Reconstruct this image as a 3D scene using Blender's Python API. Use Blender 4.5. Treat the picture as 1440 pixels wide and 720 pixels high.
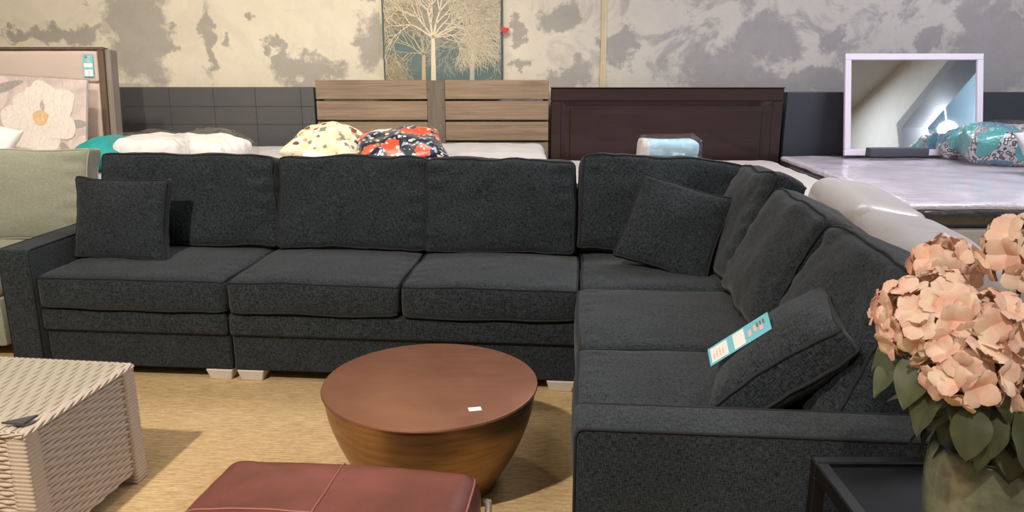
import bpy, bmesh, math, random
from mathutils import Vector, Matrix, noise
for o in list(bpy.data.objects): bpy.data.objects.remove(o)
S = bpy.context.scene
COL = S.collection
R = math.radians
# ------------------------------------------------------------------ camera
cam = bpy.data.cameras.new('camera'); cam.sensor_width = 36; cam.lens = 1100/1440*36
cam.clip_start = 0.05; cam.clip_end = 200
co = bpy.data.objects.new('camera', cam); COL.objects.link(co)
co.location = (0, 0, 1.42); co.rotation_euler = (R(90)-math.atan(280/1100), 0, 0)
S.camera = co
# ------------------------------------------------------------------ world, light, exposure
S.view_settings.view_transform = 'Standard'; S.view_settings.look = 'None'
S.view_settings.gamma = 1; S.view_settings.use_curve_mapping = False
S.view_settings.exposure = 0.0
W = bpy.data.worlds.new('world'); S.world = W; W.use_nodes = True
bg = W.node_tree.nodes['Background']; bg.inputs[0].default_value = (0.45, 0.62, 0.80, 1); bg.inputs[1].default_value = 0.9

def area(name, loc, size, power, col, target=None, spread=180):
    l = bpy.data.lights.new(name, 'AREA'); l.shape = 'RECTANGLE'; l.size, l.size_y = size
    l.energy = power; l.color = col; l.spread = R(spread)
    o = bpy.data.objects.new(name, l); COL.objects.link(o); o.location = loc
    d = Vector(target)-Vector(loc) if target else Vector((0, 0, -1))
    o.rotation_euler = d.to_track_quat('-Z', 'Y').to_euler()
    return o
def spot(name, loc, target, power, col, ang=80, rad=.06, blend=.6):
    l = bpy.data.lights.new(name, 'SPOT'); l.energy = power; l.color = col
    l.spot_size = R(ang); l.spot_blend = blend; l.shadow_soft_size = rad
    o = bpy.data.objects.new(name, l); COL.objects.link(o); o.location = loc
    o.rotation_euler = (Vector(target)-Vector(loc)).to_track_quat('-Z', 'Y').to_euler()
    return o
CEIL = 3.6
WARM = (1.0, 0.91, 0.79)
LIGHTS = [  # ceiling spots: location, target, power, angle, radius
    ((-1.75, 0.2, 3.3), (-1.8, 2.7, 0.0), 560, 100, .06),
    ((-0.9, 4.1, 3.3), (-1.2, 4.9, 0.0), 60, 120, .12),
    ((-2.9, 3.7, 3.3), (-3.0, 6.3, 1.3), 190, 110, .10),
    ((-0.4, 3.7, 3.3), (-0.6, 6.4, 1.4), 150, 100, .10),
    ((-0.3, -0.9, 3.3), (0.72, 1.10, 1.0), 190, 19, .05),
]
area('ceiling_panel_or_fill', (-1.3, 1.6, 3.53), (1.2, 1.2), 24, (1.0, 0.94, 0.85))
area('ceiling_panel_or_fill', (1.6, 4.6, 3.53), (1.2, .6), 28, (0.95, 0.94, 1.0), None, 130)
area('ceiling_panel_or_fill', (3.5, 4.4, 3.53), (1.2, .6), 95, (0.86, 0.88, 1.0))
area('ceiling_panel_or_fill', (4.3, 0.6, 3.53), (.6, 1.2), 60, (0.86, 0.91, 1.0))  # added cool light, makes the bright band on the right wall
area('ceiling_panel_or_fill', (-1.2, -1.8, 3.53), (1.2, 1.2), 17, (1.0, 0.93, 0.84))  # added fill behind the camera for the flowers and front faces

# ------------------------------------------------------------------ node helpers
def newmat(name):
    m = bpy.data.materials.new(name); m.use_nodes = True
    nt = m.node_tree; b = nt.nodes['Principled BSDF']
    return m, nt, b
def N(nt, t, **k):
    n = nt.nodes.new(t)
    for a, v in k.items():
        if a in n.inputs: n.inputs[a].default_value = v
        else: setattr(n, a, v)
    return n
def L(nt, a, b): nt.links.new(a, b)
def srgb(r, g, b):
    f = lambda c: ((c/255+.055)/1.055)**2.4 if c > 10 else c/255/12.92
    return (f(r), f(g), f(b), 1)
def coords(nt, scale=(1, 1, 1), out='Object', loc=(0, 0, 0), rot=(0, 0, 0)):
    t = N(nt, 'ShaderNodeTexCoord'); m = N(nt, 'ShaderNodeMapping')
    m.inputs['Scale'].default_value = scale; m.inputs['Location'].default_value = loc; m.inputs['Rotation'].default_value = rot
    L(nt, t.outputs[out], m.inputs['Vector']); return m.outputs['Vector']
def noisen(nt, vec, scale, detail=3, rough=.5, dist=0):
    n = N(nt, 'ShaderNodeTexNoise'); n.inputs['Scale'].default_value = scale; n.inputs['Detail'].default_value = detail
    n.inputs['Roughness'].default_value = rough; n.inputs['Distortion'].default_value = dist
    L(nt, vec, n.inputs['Vector']); return n.outputs['Fac']
def ramp(nt, fac, stops, interp='LINEAR'):
    r = N(nt, 'ShaderNodeValToRGB'); r.color_ramp.interpolation = interp
    e = r.color_ramp.elements
    while len(e) < len(stops): e.new(.5)
    for i, (p, c) in enumerate(stops):
        e[i].position = p; e[i].color = c if len(c) == 4 else (*c, 1)
    L(nt, fac, r.inputs['Fac']); return r.outputs['Color']
def mth(nt, op, a, b=None, c=None):
    n = N(nt, 'ShaderNodeMath', operation=op)
    for i, v in enumerate((a, b, c)):
        if v is None: continue
        if hasattr(v, 'links'): L(nt, v, n.inputs[i])
        else: n.inputs[i].default_value = v
    return n.outputs[0]
def mixc(nt, fac, a, b):
    n = N(nt, 'ShaderNodeMix', data_type='RGBA')
    for i, v in ((0, fac), (6, a), (7, b)):
        if hasattr(v, 'links'): L(nt, v, n.inputs[i])
        else: n.inputs[i].default_value = v
    return n.outputs[2]
def bump(nt, b, h, strength=.3, dist=.01):
    n = N(nt, 'ShaderNodeBump'); n.inputs['Strength'].default_value = strength; n.inputs['Distance'].default_value = dist
    L(nt, h, n.inputs['Height']); L(nt, n.outputs[0], b.inputs['Normal'])
def simple(name, col, rough=.6, metal=0, bs=0, bscale=40, var=.0, coat=0, spec=.5, vs=6):
    m, nt, b = newmat(name)
    b.inputs['Roughness'].default_value = rough; b.inputs['Metallic'].default_value = metal
    b.inputs['Coat Weight'].default_value = coat; b.inputs['Specular IOR Level'].default_value = spec
    c = tuple(col)
    v = coords(nt)
    f = noisen(nt, v, vs, 4)
    k = var
    lo = tuple(x*(1-k) for x in c[:3])+(1,); hi = tuple(min(1, x*(1+k)) for x in c[:3])+(1,)
    L(nt, ramp(nt, f, [(.3, lo), (.7, hi)]), b.inputs['Base Color'])
    if bs: bump(nt, b, noisen(nt, v, bscale, 4), bs, .01)
    return m
# ------------------------------------------------------------------ materials
def fabric(name, lo, hi, stripe=0):
    m, nt, b = newmat(name)
    tc = N(nt, 'ShaderNodeTexCoord'); sn = N(nt, 'ShaderNodeSeparateXYZ'); L(nt, tc.outputs['Normal'], sn.inputs[0])
    d = noisen(nt, coords(nt), 9, 4); s = None
    for k, sc in enumerate(((230, 34, 34), (34, 230, 34), (34, 34, 230))):   # threads that run along each face
        f = noisen(nt, coords(nt, sc), 2.0, 2, .6); n = sn.outputs[k]
        w = mth(nt, 'SUBTRACT', 1.0, mth(nt, 'MULTIPLY', n, n))
        t = mth(nt, 'MULTIPLY', mth(nt, 'SUBTRACT', f, .5), w)
        s = t if s is None else mth(nt, 'ADD', s, t)
    s = mth(nt, 'ADD', mth(nt, 'MULTIPLY', s, .52), .5)
    s = mth(nt, 'ADD', s, mth(nt, 'MULTIPLY', mth(nt, 'SUBTRACT', d, .5), .07))
    L(nt, ramp(nt, s, [(.41, lo), (.59, hi)]), b.inputs['Base Color'])
    b.inputs['Roughness'].default_value = .95; b.inputs['Specular IOR Level'].default_value = .15
    b.inputs['Sheen Weight'].default_value = .12; b.inputs['Sheen Roughness'].default_value = .5
    bump(nt, b, s, .5, .004)
    return m
M = {}
M['charcoal'] = fabric('charcoal_chenille', srgb(16, 20, 23), srgb(58, 64, 69))
M['piping'] = simple('charcoal_piping', srgb(32, 34, 36), .9, var=.2, bs=.3, bscale=300)
M['sage'] = fabric('sage_velvet', srgb(142, 142, 126), srgb(160, 160, 143))
M['sagepipe'] = simple('sage_piping', srgb(168, 164, 144), .9)
M['rawwood'] = simple('pale_block', srgb(214, 205, 195), .7, var=.08)
M['bootom'] = simple('dust_cloth', srgb(14, 14, 15), .95)

def wall_mat():
    m, nt, b = newmat('mottled_plaster')
    g = N(nt, 'ShaderNodeNewGeometry'); sep = N(nt, 'ShaderNodeSeparateXYZ')
    # warped position
    nz = N(nt, 'ShaderNodeTexNoise'); nz.inputs['Scale'].default_value = 3.4; nz.inputs['Detail'].default_value = 7; nz.inputs['Roughness'].default_value = .62
    L(nt, g.outputs['Position'], nz.inputs['Vector'])
    sub = N(nt, 'ShaderNodeVectorMath', operation='SUBTRACT'); L(nt, nz.outputs['Color'], sub.inputs[0]); sub.inputs[1].default_value = (.5, .5, .5)
    mul = N(nt, 'ShaderNodeVectorMath', operation='SCALE'); L(nt, sub.outputs[0], mul.inputs[0]); mul.inputs['Scale'].default_value = .62
    add = N(nt, 'ShaderNodeVectorMath', operation='ADD'); L(nt, g.outputs['Position'], add.inputs[0]); L(nt, mul.outputs[0], add.inputs[1])
    L(nt, add.outputs[0], sep.inputs[0])
    X, Z = sep.outputs['X'], sep.outputs['Z']
    # patch list in the photo's frame, turned to metres on the wall (172.5 px a metre, horizon row 80)
    P = [(205, 55, 52, 82), (105, 50, 62, 16), (38, 52, 26, 10), (300, 62, 13, 60), (430, 103, 62, 26), (395, 82, 14, 20), (525, 62, 26, 42),
         (330, 60, 6, 18), (362, 34, 8, 10), (480, 2, 60, 7), (150, 4, 26, 8), (245, 60, 20, 25),
         (790, 26, 26, 28), (872, 78, 26, 24), (1010, 100, 66, 42), (1070, 62, 62, 34), (1120, 118, 110, 22), (1400, 90, 88, 66), (1300, 66, 26, 22),
         (1380, 30, 60, 24), (800, 108, 32, 20), (730, 50, 12, 14), (1165, 55, 22, 26), (740, 95, 18, 10)]
    tot = None
    for (px, py, rx, ry) in P:
        cx = (px-720)/172.5; cz = 1.45-(py-80)/172.5
        dx = mth(nt, 'DIVIDE', mth(nt, 'SUBTRACT', X, cx), rx/172.5); dz = mth(nt, 'DIVIDE', mth(nt, 'SUBTRACT', Z, cz), ry/172.5)
        d = mth(nt, 'ADD', mth(nt, 'MULTIPLY', dx, dx), mth(nt, 'MULTIPLY', dz, dz))
        e = mth(nt, 'SUBTRACT', 1.0, d)
        tot = e if tot is None else mth(nt, 'MAXIMUM', tot, e)
    tot = mth(nt, 'ADD', tot, mth(nt, 'MULTIPLY', mth(nt, 'SUBTRACT', noisen(nt, coords(nt), 16, 8, .7), .5), 1.3))
    mask = ramp(nt, tot, [(.0, (0, 0, 0)), (.5, (1, 1, 1))])
    # marbled trowel marks
    v = coords(nt)
    f1 = noisen(nt, v, 2.6, 10, .68, 1.2)
    marb = ramp(nt, f1, [(.50, (0, 0, 0)), (.60, (1, 1, 1))])
    f2 = noisen(nt, v, 9, 6, .6, .6)
    rightm = ramp(nt, mth(nt, 'MULTIPLY', mth(nt, 'ADD', sep.outputs['X'], 0.2), .25), [(.0, (0, 0, 0)), (.35, (1, 1, 1))])  # rightward mask: dimmer light painted into the plaster colours, plus stronger marbling
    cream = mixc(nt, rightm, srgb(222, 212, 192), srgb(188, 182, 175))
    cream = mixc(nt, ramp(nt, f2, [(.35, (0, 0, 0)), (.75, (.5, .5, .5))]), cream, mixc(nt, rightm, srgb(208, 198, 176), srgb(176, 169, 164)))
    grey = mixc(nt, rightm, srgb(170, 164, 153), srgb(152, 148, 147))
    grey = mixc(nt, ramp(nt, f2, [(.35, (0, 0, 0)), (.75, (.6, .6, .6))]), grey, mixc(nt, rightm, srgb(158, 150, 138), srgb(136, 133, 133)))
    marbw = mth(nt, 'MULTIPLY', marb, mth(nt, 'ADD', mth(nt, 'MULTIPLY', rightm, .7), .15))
    c = mixc(nt, marbw, cream, grey)
    c = mixc(nt, mask, c, grey)
    L(nt, c, b.inputs['Base Color']); b.inputs['Roughness'].default_value = .85
    bump(nt, b, f2, .15, .01)
    return m
M['plaster'] = wall_mat()
M['paint'] = simple('white_wall_paint', srgb(214, 212, 206), .8, var=.03)
M['bluepaint'] = simple('pale_blue_wall_paint', srgb(176, 196, 208), .7, var=.02)
M['trimgrey'] = simple('grey_trim', srgb(128, 128, 132), .6)
M['ceilpaint'] = simple('grey_ceiling_paint', srgb(184, 186, 186), .85, var=.03)
M['trim'] = simple('cream_trim', srgb(196, 180, 150), .6, var=.08)
def carpet():
    m, nt, b = newmat('jute_carpet')
    v = coords(nt, (9, 80, 1)); v2 = coords(nt, (30, 190, 1)); v3 = coords(nt)
    a = noisen(nt, v, 1.6, 5, .6); c = noisen(nt, v2, 1.5, 3, .6); d = noisen(nt, v3, 2.2, 4)
    s = mth(nt, 'ADD', mth(nt, 'MULTIPLY', a, .5), mth(nt, 'ADD', mth(nt, 'MULTIPLY', c, .35), mth(nt, 'MULTIPLY', d, .15)))
    col = ramp(nt, s, [(.36, srgb(156, 128, 92)), (.50, srgb(196, 166, 122)), (.64, srgb(222, 196, 152))])
    w = N(nt, 'ShaderNodeTexWave', wave_type='BANDS', bands_direction='X'); w.inputs['Scale'].default_value = 26; w.inputs['Distortion'].default_value = .6; w.inputs['Detail'].default_value = 2
    L(nt, coords(nt), w.inputs['Vector'])
    col = mixc(nt, mth(nt, 'MULTIPLY', w.outputs['Fac'], .04), col, srgb(140, 110, 72))
    L(nt, col, b.inputs['Base Color']); b.inputs['Roughness'].default_value = .95
    b.inputs['Specular IOR Level'].default_value = .1
    bump(nt, b, mth(nt, 'ADD', s, mth(nt, 'MULTIPLY', w.outputs['Fac'], .04)), .5, .006)
    return m
M['carpet'] = carpet()
def wood(name, a, bb, sc=(1.5, 40, 40), rough=.6, coat=0):
    m, nt, b = newmat(name)
    f = noisen(nt, coords(nt, sc), 1.3, 6, .6, .8); g = noisen(nt, coords(nt), 2.0, 2)
    s = mth(nt, 'ADD', mth(nt, 'MULTIPLY', f, .7), mth(nt, 'MULTIPLY', g, .3))
    L(nt, ramp(nt, s, [(.36, a), (.62, bb)]), b.inputs['Base Color']); b.inputs['Roughness'].default_value = rough
    b.inputs['Coat Weight'].default_value = coat
    bump(nt, b, f, .15, .004)
    return m
M['oak'] = wood('weathered_oak', srgb(112, 94, 76), srgb(150, 128, 104))
M['oakpost'] = wood('greyed_oak', srgb(92, 82, 70), srgb(114, 102, 88), (40, 40, 2))
M['mahog'] = wood('dark_mahogany', srgb(34, 17, 16), srgb(48, 25, 23), rough=.4, coat=.2)
M['greyleather'] = simple('charcoal_leather', srgb(70, 69, 69), .6, var=.06, bs=.15, bscale=120)
M['navyleather'] = simple('navy_leather', srgb(42, 45, 53), .55, var=.06, bs=.15, bscale=120)
M['stitch'] = simple('dark_stitch', srgb(60, 59, 59), .8)
M['beige'] = simple('beige_upholstery', srgb(202, 184, 172), .9, var=.03, bs=.15, bscale=300)
M['bronze'] = wood('brown_frame', srgb(84, 66, 54), srgb(104, 84, 68), (30, 30, 2))
M['greywood'] = wood('grey_side_wood', srgb(118, 108, 100), srgb(140, 130, 122), (40, 40, 2))
M['teal'] = simple('teal_velvet', srgb(20, 142, 140), .7, var=.15, bs=.2, bscale=20)
M['white'] = simple('white_cotton', srgb(232, 226, 222), .85, var=.03, bs=.4, bscale=14)
M['mat_grey'] = simple('grey_mattress_cloth', srgb(196, 192, 192), .8, var=.06, bs=.3, bscale=20)
M['mat_quilt'] = simple('quilted_ticking', srgb(186, 178, 172), .85, var=.08, bs=.5, bscale=26)
def lilac_mat():
    m, nt, b = newmat('plastic_covered_mattress_top')
    v = coords(nt, (1, 1, 1)); f = noisen(nt, v, 9, 7, .6, 2.2)
    L(nt, ramp(nt, noisen(nt, v, 4, 3), [(.3, srgb(214, 204, 214)), (.7, srgb(230, 222, 230))]), b.inputs['Base Color'])
    b.inputs['Roughness'].default_value = .35; b.inputs['Coat Weight'].default_value = .9; b.inputs['Coat Roughness'].default_value = .14
    bump(nt, b, f, .9, .03); return m
M['lilac'] = lilac_mat()
M['blackside'] = simple('black_mattress_border', srgb(46, 42, 46), .35, var=.4, bs=.8, bscale=26, coat=.7, vs=18)
M['whiteleather'] = simple('white_leather', srgb(184, 176, 172), .42, var=.03, coat=.15, bs=.06, bscale=90)
M['bluepack'] = simple('pale_blue_cotton', srgb(160, 198, 220), .8, var=.1, bs=.3, bscale=18)
def film(name, tint=(1, 1, 1, 1), rough=.12, fac=.16, sc=18):
    m = bpy.data.materials.new(name); m.use_nodes = True; nt = m.node_tree; nt.nodes.clear()
    out = N(nt, 'ShaderNodeOutputMaterial'); tr = N(nt, 'ShaderNodeBsdfTransparent'); gl = N(nt, 'ShaderNodeBsdfGlossy')
    tr.inputs[0].default_value = (.97, .97, .97, 1); gl.inputs[0].default_value = tint; gl.inputs['Roughness'].default_value = rough
    lw = N(nt, 'ShaderNodeLayerWeight'); lw.inputs[0].default_value = fac
    ge = N(nt, 'ShaderNodeNewGeometry')
    f = mth(nt, 'MULTIPLY', mth(nt, 'ADD', mth(nt, 'MULTIPLY', lw.outputs['Facing'], .5), .06), mth(nt, 'SUBTRACT', 1.0, ge.outputs['Backfacing']))
    bp = N(nt, 'ShaderNodeBump'); bp.inputs['Strength'].default_value = 1; bp.inputs['Distance'].default_value = .03
    L(nt, noisen(nt, coords(nt), sc, 4, .5, 2), bp.inputs['Height']); L(nt, bp.outputs[0], gl.inputs['Normal']); L(nt, bp.outputs[0], lw.inputs['Normal'])
    mx = N(nt, 'ShaderNodeMixShader'); L(nt, f, mx.inputs[0]); L(nt, tr.outputs[0], mx.inputs[1]); L(nt, gl.outputs[0], mx.inputs[2])
    L(nt, mx.outputs[0], out.inputs[0]); return m
M['film'] = film('clear_plastic_film')
def clearglass():
    m = bpy.data.materials.new('table_glass'); m.use_nodes = True; nt = m.node_tree; nt.nodes.clear()
    out = N(nt, 'ShaderNodeOutputMaterial'); tr = N(nt, 'ShaderNodeBsdfTransparent'); gl = N(nt, 'ShaderNodeBsdfGlossy')
    tr.inputs[0].default_value = (.975, .99, .985, 1); gl.inputs['Roughness'].default_value = .04
    fr = N(nt, 'ShaderNodeFresnel'); fr.inputs[0].default_value = 1.45
    ge = N(nt, 'ShaderNodeNewGeometry'); ff = mth(nt, 'MULTIPLY', fr.outputs[0], mth(nt, 'SUBTRACT', 1.0, ge.outputs['Backfacing']))
    mx = N(nt, 'ShaderNodeMixShader'); L(nt, ff, mx.inputs[0]); L(nt, tr.outputs[0], mx.inputs[1]); L(nt, gl.outputs[0], mx.inputs[2])
    L(nt, mx.outputs[0], out.inputs[0]); return m
M['glass'] = clearglass()
def mirror_m():
    m, nt, b = newmat('mirror_glass'); b.inputs['Metallic'].default_value = 1; b.inputs['Roughness'].default_value = .02
    b.inputs['Base Color'].default_value = (.86, .89, .90, 1); return m
M['mirror'] = mirror_m()
M['whiteframe'] = simple('white_lacquer', srgb(222, 212, 222), .45)
M['darkbar'] = simple('slate_foam', srgb(74, 74, 84), .7)
def copper():
    m, nt, b = newmat('brushed_copper'); b.inputs['Metallic'].default_value = .85
    v = coords(nt, (3, 60, 60)); f = noisen(nt, v, 1.2, 4); g = noisen(nt, coords(nt), 5, 4)
    L(nt, ramp(nt, g, [(.3, srgb(152, 106, 84)), (.7, srgb(172, 124, 99))]), b.inputs['Base Color'])
    L(nt, ramp(nt, f, [(.3, (.48,)*3), (.7, (.56,)*3)]), b.inputs['Roughness'])
    bump(nt, b, f, .06, .004); return m
M['copper'] = copper()
def brass():
    m, nt, b = newmat('aged_brass_side'); b.inputs['Metallic'].default_value = .85
    f = noisen(nt, coords(nt, (6, 6, 50)), 1.2, 4)
    L(nt, ramp(nt, f, [(.3, srgb(140, 108, 72)), (.7, srgb(170, 134, 94))]), b.inputs['Base Color']); b.inputs['Roughness'].default_value = .38
    return m
M['brass'] = brass()
def leather():
    m, nt, b = newmat('burgundy_leather')
    g = noisen(nt, coords(nt), 4, 5, .6)
    L(nt, ramp(nt, g, [(.32, srgb(94, 48, 42)), (.68, srgb(128, 70, 60))]), b.inputs['Base Color'])
    b.inputs['Roughness'].default_value = .4; b.inputs['Coat Weight'].default_value = .12; b.inputs['Coat Roughness'].default_value = .35
    bump(nt, b, noisen(nt, coords(nt), 160, 3), .12, .003); return m
M['leather'] = leather()
M['seam'] = simple('leather_seam', srgb(150, 92, 78), .6)
M['wicker'] = simple('whitewashed_wicker', srgb(192, 177, 162), .6, var=.05, vs=8)
M['wickergap'] = simple('brown_wicker_ribs', srgb(126, 104, 86), .8)
M['pad'] = simple('dark_corner_pad', srgb(74, 70, 70), .8)
M['black'] = simple('black_lacquer', srgb(14, 14, 15), .5, var=.15, spec=.3)
M['blackpanel'] = simple('black_panel', srgb(15, 16, 16), .5, var=.1, spec=.12)
def vase_m():
    m, nt, b = newmat('olive_glaze')
    f = noisen(nt, coords(nt), 22, 8, .7, .5); g = noisen(nt, coords(nt), 5, 3)
    s = mth(nt, 'ADD', mth(nt, 'MULTIPLY', f, .6), mth(nt, 'MULTIPLY', g, .4))
    L(nt, ramp(nt, s, [(.36, srgb(94, 100, 82)), (.64, srgb(144, 148, 124))]), b.inputs['Base Color'])
    b.inputs['Roughness'].default_value = .16; b.inputs['Coat Weight'].default_value = .5; b.inputs['Coat Roughness'].default_value = .05
    return m
M['vase'] = vase_m()
def petal_m():
    m, nt, b = newmat('peach_petals')
    f = noisen(nt, coords(nt), 30, 3)
    L(nt, ramp(nt, f, [(.32, srgb(240, 186, 166)), (.5, srgb(248, 210, 188)), (.68, srgb(250, 226, 202))]), b.inputs['Base Color'])
    b.inputs['Roughness'].default_value = .75; b.inputs['Subsurface Weight'].default_value = .0; return m
M['petal'] = petal_m()
M['leaf'] = simple('leaf_green', srgb(86, 94, 66), .55, var=.35, vs=14)
M['stem'] = simple('stem_green', srgb(58, 60, 40), .6)
M['tag_cyan'] = simple('cyan_card', srgb(120, 196, 214), .5)
M['tag_white'] = simple('white_card', srgb(240, 238, 236), .5)
M['tag_pink'] = simple('pink_print', srgb(236, 190, 176), .5)
M['tag_dark'] = simple('grey_print', srgb(110, 120, 130), .5)
M['red'] = simple('red_tag', srgb(196, 52, 40), .5)
def paint_bg():
    m, nt, b = newmat('teal_canvas')
    f = noisen(nt, coords(nt), 5, 6, .6)
    L(nt, ramp(nt, f, [(.3, srgb(84, 102, 102)), (.7, srgb(108, 124, 120))]), b.inputs['Base Color']); b.inputs['Roughness'].default_value = .8; return m
M['canvas_teal'] = paint_bg()
M['twig_cream'] = simple('cream_paint', srgb(222, 208, 180), .8)
M['twig_tan'] = simple('tan_paint', srgb(186, 170, 138), .8)
M['twig_grey'] = simple('grey_paint', srgb(176, 172, 160), .8)
M['canvas_edge'] = simple('canvas_edge', srgb(60, 66, 64), .8)
def fl_canvas():
    m, nt, b = newmat('blush_canvas')
    f = noisen(nt, coords(nt), 3.2, 3, .5, .6)
    L(nt, ramp(nt, f, [(.42, srgb(222, 204, 196)), (.52, srgb(200, 184, 178)), (.6, srgb(226, 206, 200))]), b.inputs['Base Color']); b.inputs['Roughness'].default_value = .8; return m
M['blush'] = fl_canvas()
M['petalwhite'] = simple('white_petal_paint', srgb(238, 226, 216), .8, var=.03)
M['petalcore'] = simple('ochre_paint', srgb(226, 190, 140), .8, var=.1, vs=40)
M['greyleaf'] = simple('grey_leaf_paint', srgb(168, 156, 150), .8)
def spots(name, base, layers, rough=.7, coat=0):
    m, nt, b = newmat(name); c = base
    for i, (sc, th, col) in enumerate(layers):
        v = N(nt, 'ShaderNodeTexVoronoi'); v.inputs['Scale'].default_value = sc
        nz = noisen(nt, coords(nt), sc*1.5, 3)
        L(nt, coords(nt, loc=(i*3.3, i*1.7, 0)), v.inputs['Vector'])
        d = mth(nt, 'ADD', v.outputs['Distance'], mth(nt, 'MULTIPLY', mth(nt, 'SUBTRACT', nz, .5), .9))
        k = mth(nt, 'LESS_THAN', d, th)
        c = mixc(nt, k, c, col)
    L(nt, c, b.inputs['Base Color']); b.inputs['Roughness'].default_value = rough; b.inputs['Coat Weight'].default_value = coat
    return m
M['floral'] = spots('cream_floral_print', srgb(228, 216, 190), [(15, .30, srgb(232, 204, 150)), (14, .26, srgb(222, 150, 104)), (12, .25, srgb(120, 134, 116)), (11, .20, srgb(116, 56, 60))])
M['navyprint'] = spots('navy_orange_print', srgb(28, 32, 52), [(30, .30, srgb(150, 176, 190)), (7, .40, srgb(226, 80, 50)), (22, .22, srgb(236, 210, 190))], .3, .8)
def leopard():
    m, nt, b = newmat('leopard_teal_print')
    v = N(nt, 'ShaderNodeTexVoronoi'); v.inputs['Scale'].default_value = 34; L(nt, coords(nt), v.inputs['Vector'])
    ring = mth(nt, 'LESS_THAN', mth(nt, 'ABSOLUTE', mth(nt, 'SUBTRACT', v.outputs['Distance'], .42)), .13)
    leo = mixc(nt, ring, srgb(196, 190, 188), srgb(52, 48, 50))
    t = N(nt, 'ShaderNodeTexVoronoi', distance='CHEBYCHEV'); t.inputs['Scale'].default_value = 5.5; L(nt, coords(nt), t.inputs['Vector'])
    sp = N(nt, 'ShaderNodeSeparateColor'); L(nt, t.outputs['Color'], sp.inputs[0])
    tealm = mth(nt, 'LESS_THAN', sp.outputs[0], .36)
    dk = mth(nt, 'LESS_THAN', sp.outputs[1], .3)
    teal = mixc(nt, dk, srgb(20, 116, 140), srgb(50, 156, 152))
    L(nt, mixc(nt, tealm, leo, teal), b.inputs['Base Color']); b.inputs['Roughness'].default_value = .4; b.inputs['Coat Weight'].default_value = .5
    return m
M['leopard'] = leopard()
M['duct'] = simple('grey_duct', srgb(120, 118, 114), .5)
def emis(name, col, s):
    m = bpy.data.materials.new(name); m.use_nodes = True; nt = m.node_tree; nt.nodes.clear()
    o = N(nt, 'ShaderNodeOutputMaterial'); e = N(nt, 'ShaderNodeEmission'); e.inputs[0].default_value = (*col, 1); e.inputs[1].default_value = s
    L(nt, e.outputs[0], o.inputs[0]); return m
M['lamp'] = emis('lamp_glow', (.86, .92, 1), 110)
M['metal'] = simple('white_metal', srgb(210, 210, 208), .4, metal=.2)

# ------------------------------------------------------------------ object helpers
def empty(name, loc, rz=0, rot=None):
    o = bpy.data.objects.new(name, None); COL.objects.link(o); o.location = loc
    o.rotation_euler = rot if rot else (0, 0, R(rz)); o.empty_display_size = .1; return o
def tag(o, label, cat, group=None):
    o['label'] = label; o['category'] = cat
    if group: o['group'] = group
    return o
def struct(o): o['kind'] = 'structure'; return o
def obj(name, bm, mat, parent=None, mtx=None, smooth=True, label=None):
    bmesh.ops.recalc_face_normals(bm, faces=bm.faces)
    me = bpy.data.meshes.new(name); bm.to_mesh(me); bm.free(); me.materials.append(M[mat])
    if smooth:
        for p in me.polygons: p.use_smooth = True
        if smooth == 'auto': me.set_sharp_from_angle(angle=R(35))
    o = bpy.data.objects.new(name, me); COL.objects.link(o)
    if parent: o.parent = parent
    if mtx is not None: o.matrix_local = mtx
    if label: o['label'] = label
    return o
def T(x, y, z): return Matrix.Translation((x, y, z))
def Rx(a): return Matrix.Rotation(R(a), 4, 'X')
def Ry(a): return Matrix.Rotation(R(a), 4, 'Y')
def Rz(a): return Matrix.Rotation(R(a), 4, 'Z')
def box(bm, lo, hi, bev=0, seg=2, taper=None):
    """axis box; taper=(top scale x,y)"""
    lo, hi = Vector(lo), Vector(hi); c = (lo+hi)/2; s = hi-lo
    r = bmesh.ops.create_cube(bm, size=1)
    for v in r['verts']:
        t = taper if taper and v.co.z < 0 else (1, 1)
        v.co = Vector((v.co.x*s.x*t[0], v.co.y*s.y*t[1], v.co.z*s.z))+c
    if bev:
        es = {e for v in r['verts'] for e in v.link_edges}
        bmesh.ops.bevel(bm, geom=list(es), offset=bev, segments=seg, affect='EDGES', profile=.6)
def mkbox(lo, hi, bev=0, seg=2, taper=None):
    bm = bmesh.new(); box(bm, lo, hi, bev, seg, taper); return bm
def tube(bm, pts, r, n=8, closed=False, radii=None):
    pts = [Vector(p) for p in pts]; k = len(pts); rings = []
    up = Vector((0, 0, 1)); prev = None
    for i, p in enumerate(pts):
        a = pts[(i-1) % k] if closed or i > 0 else p; b = pts[(i+1) % k] if closed or i < k-1 else p
        d = (b-a).normalized()
        if d.length == 0: d = Vector((0, 0, 1))
        if prev is None:
            x = d.cross(up)
            if x.length < .1: x = d.cross(Vector((1, 0, 0)))
        else: x = prev-d*prev.dot(d)
        x.normalize(); prev = x; y = d.cross(x); rr = radii[i] if radii else r
        rings.append([bm.verts.new(p+(x*math.cos(t)+y*math.sin(t))*rr) for t in [2*math.pi*j/n for j in range(n)]])
    for i in range(k if closed else k-1):
        A, B = rings[i], rings[(i+1) % k]
        off = 0
        if closed and i == k-1:
            off = min(range(n), key=lambda q: (A[0].co-B[q].co).length)
        for j in range(n):
            try: bm.faces.new((A[j], A[(j+1) % n], B[(j+1+off) % n], B[(j+off) % n]))
            except ValueError: pass
    if not closed:
        for rg in (rings[0], rings[-1]):
            try: bm.faces.new(rg)
            except ValueError: pass
def mktube(*a, **k):
    bm = bmesh.new(); tube(bm, *a, **k); return bm
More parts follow.
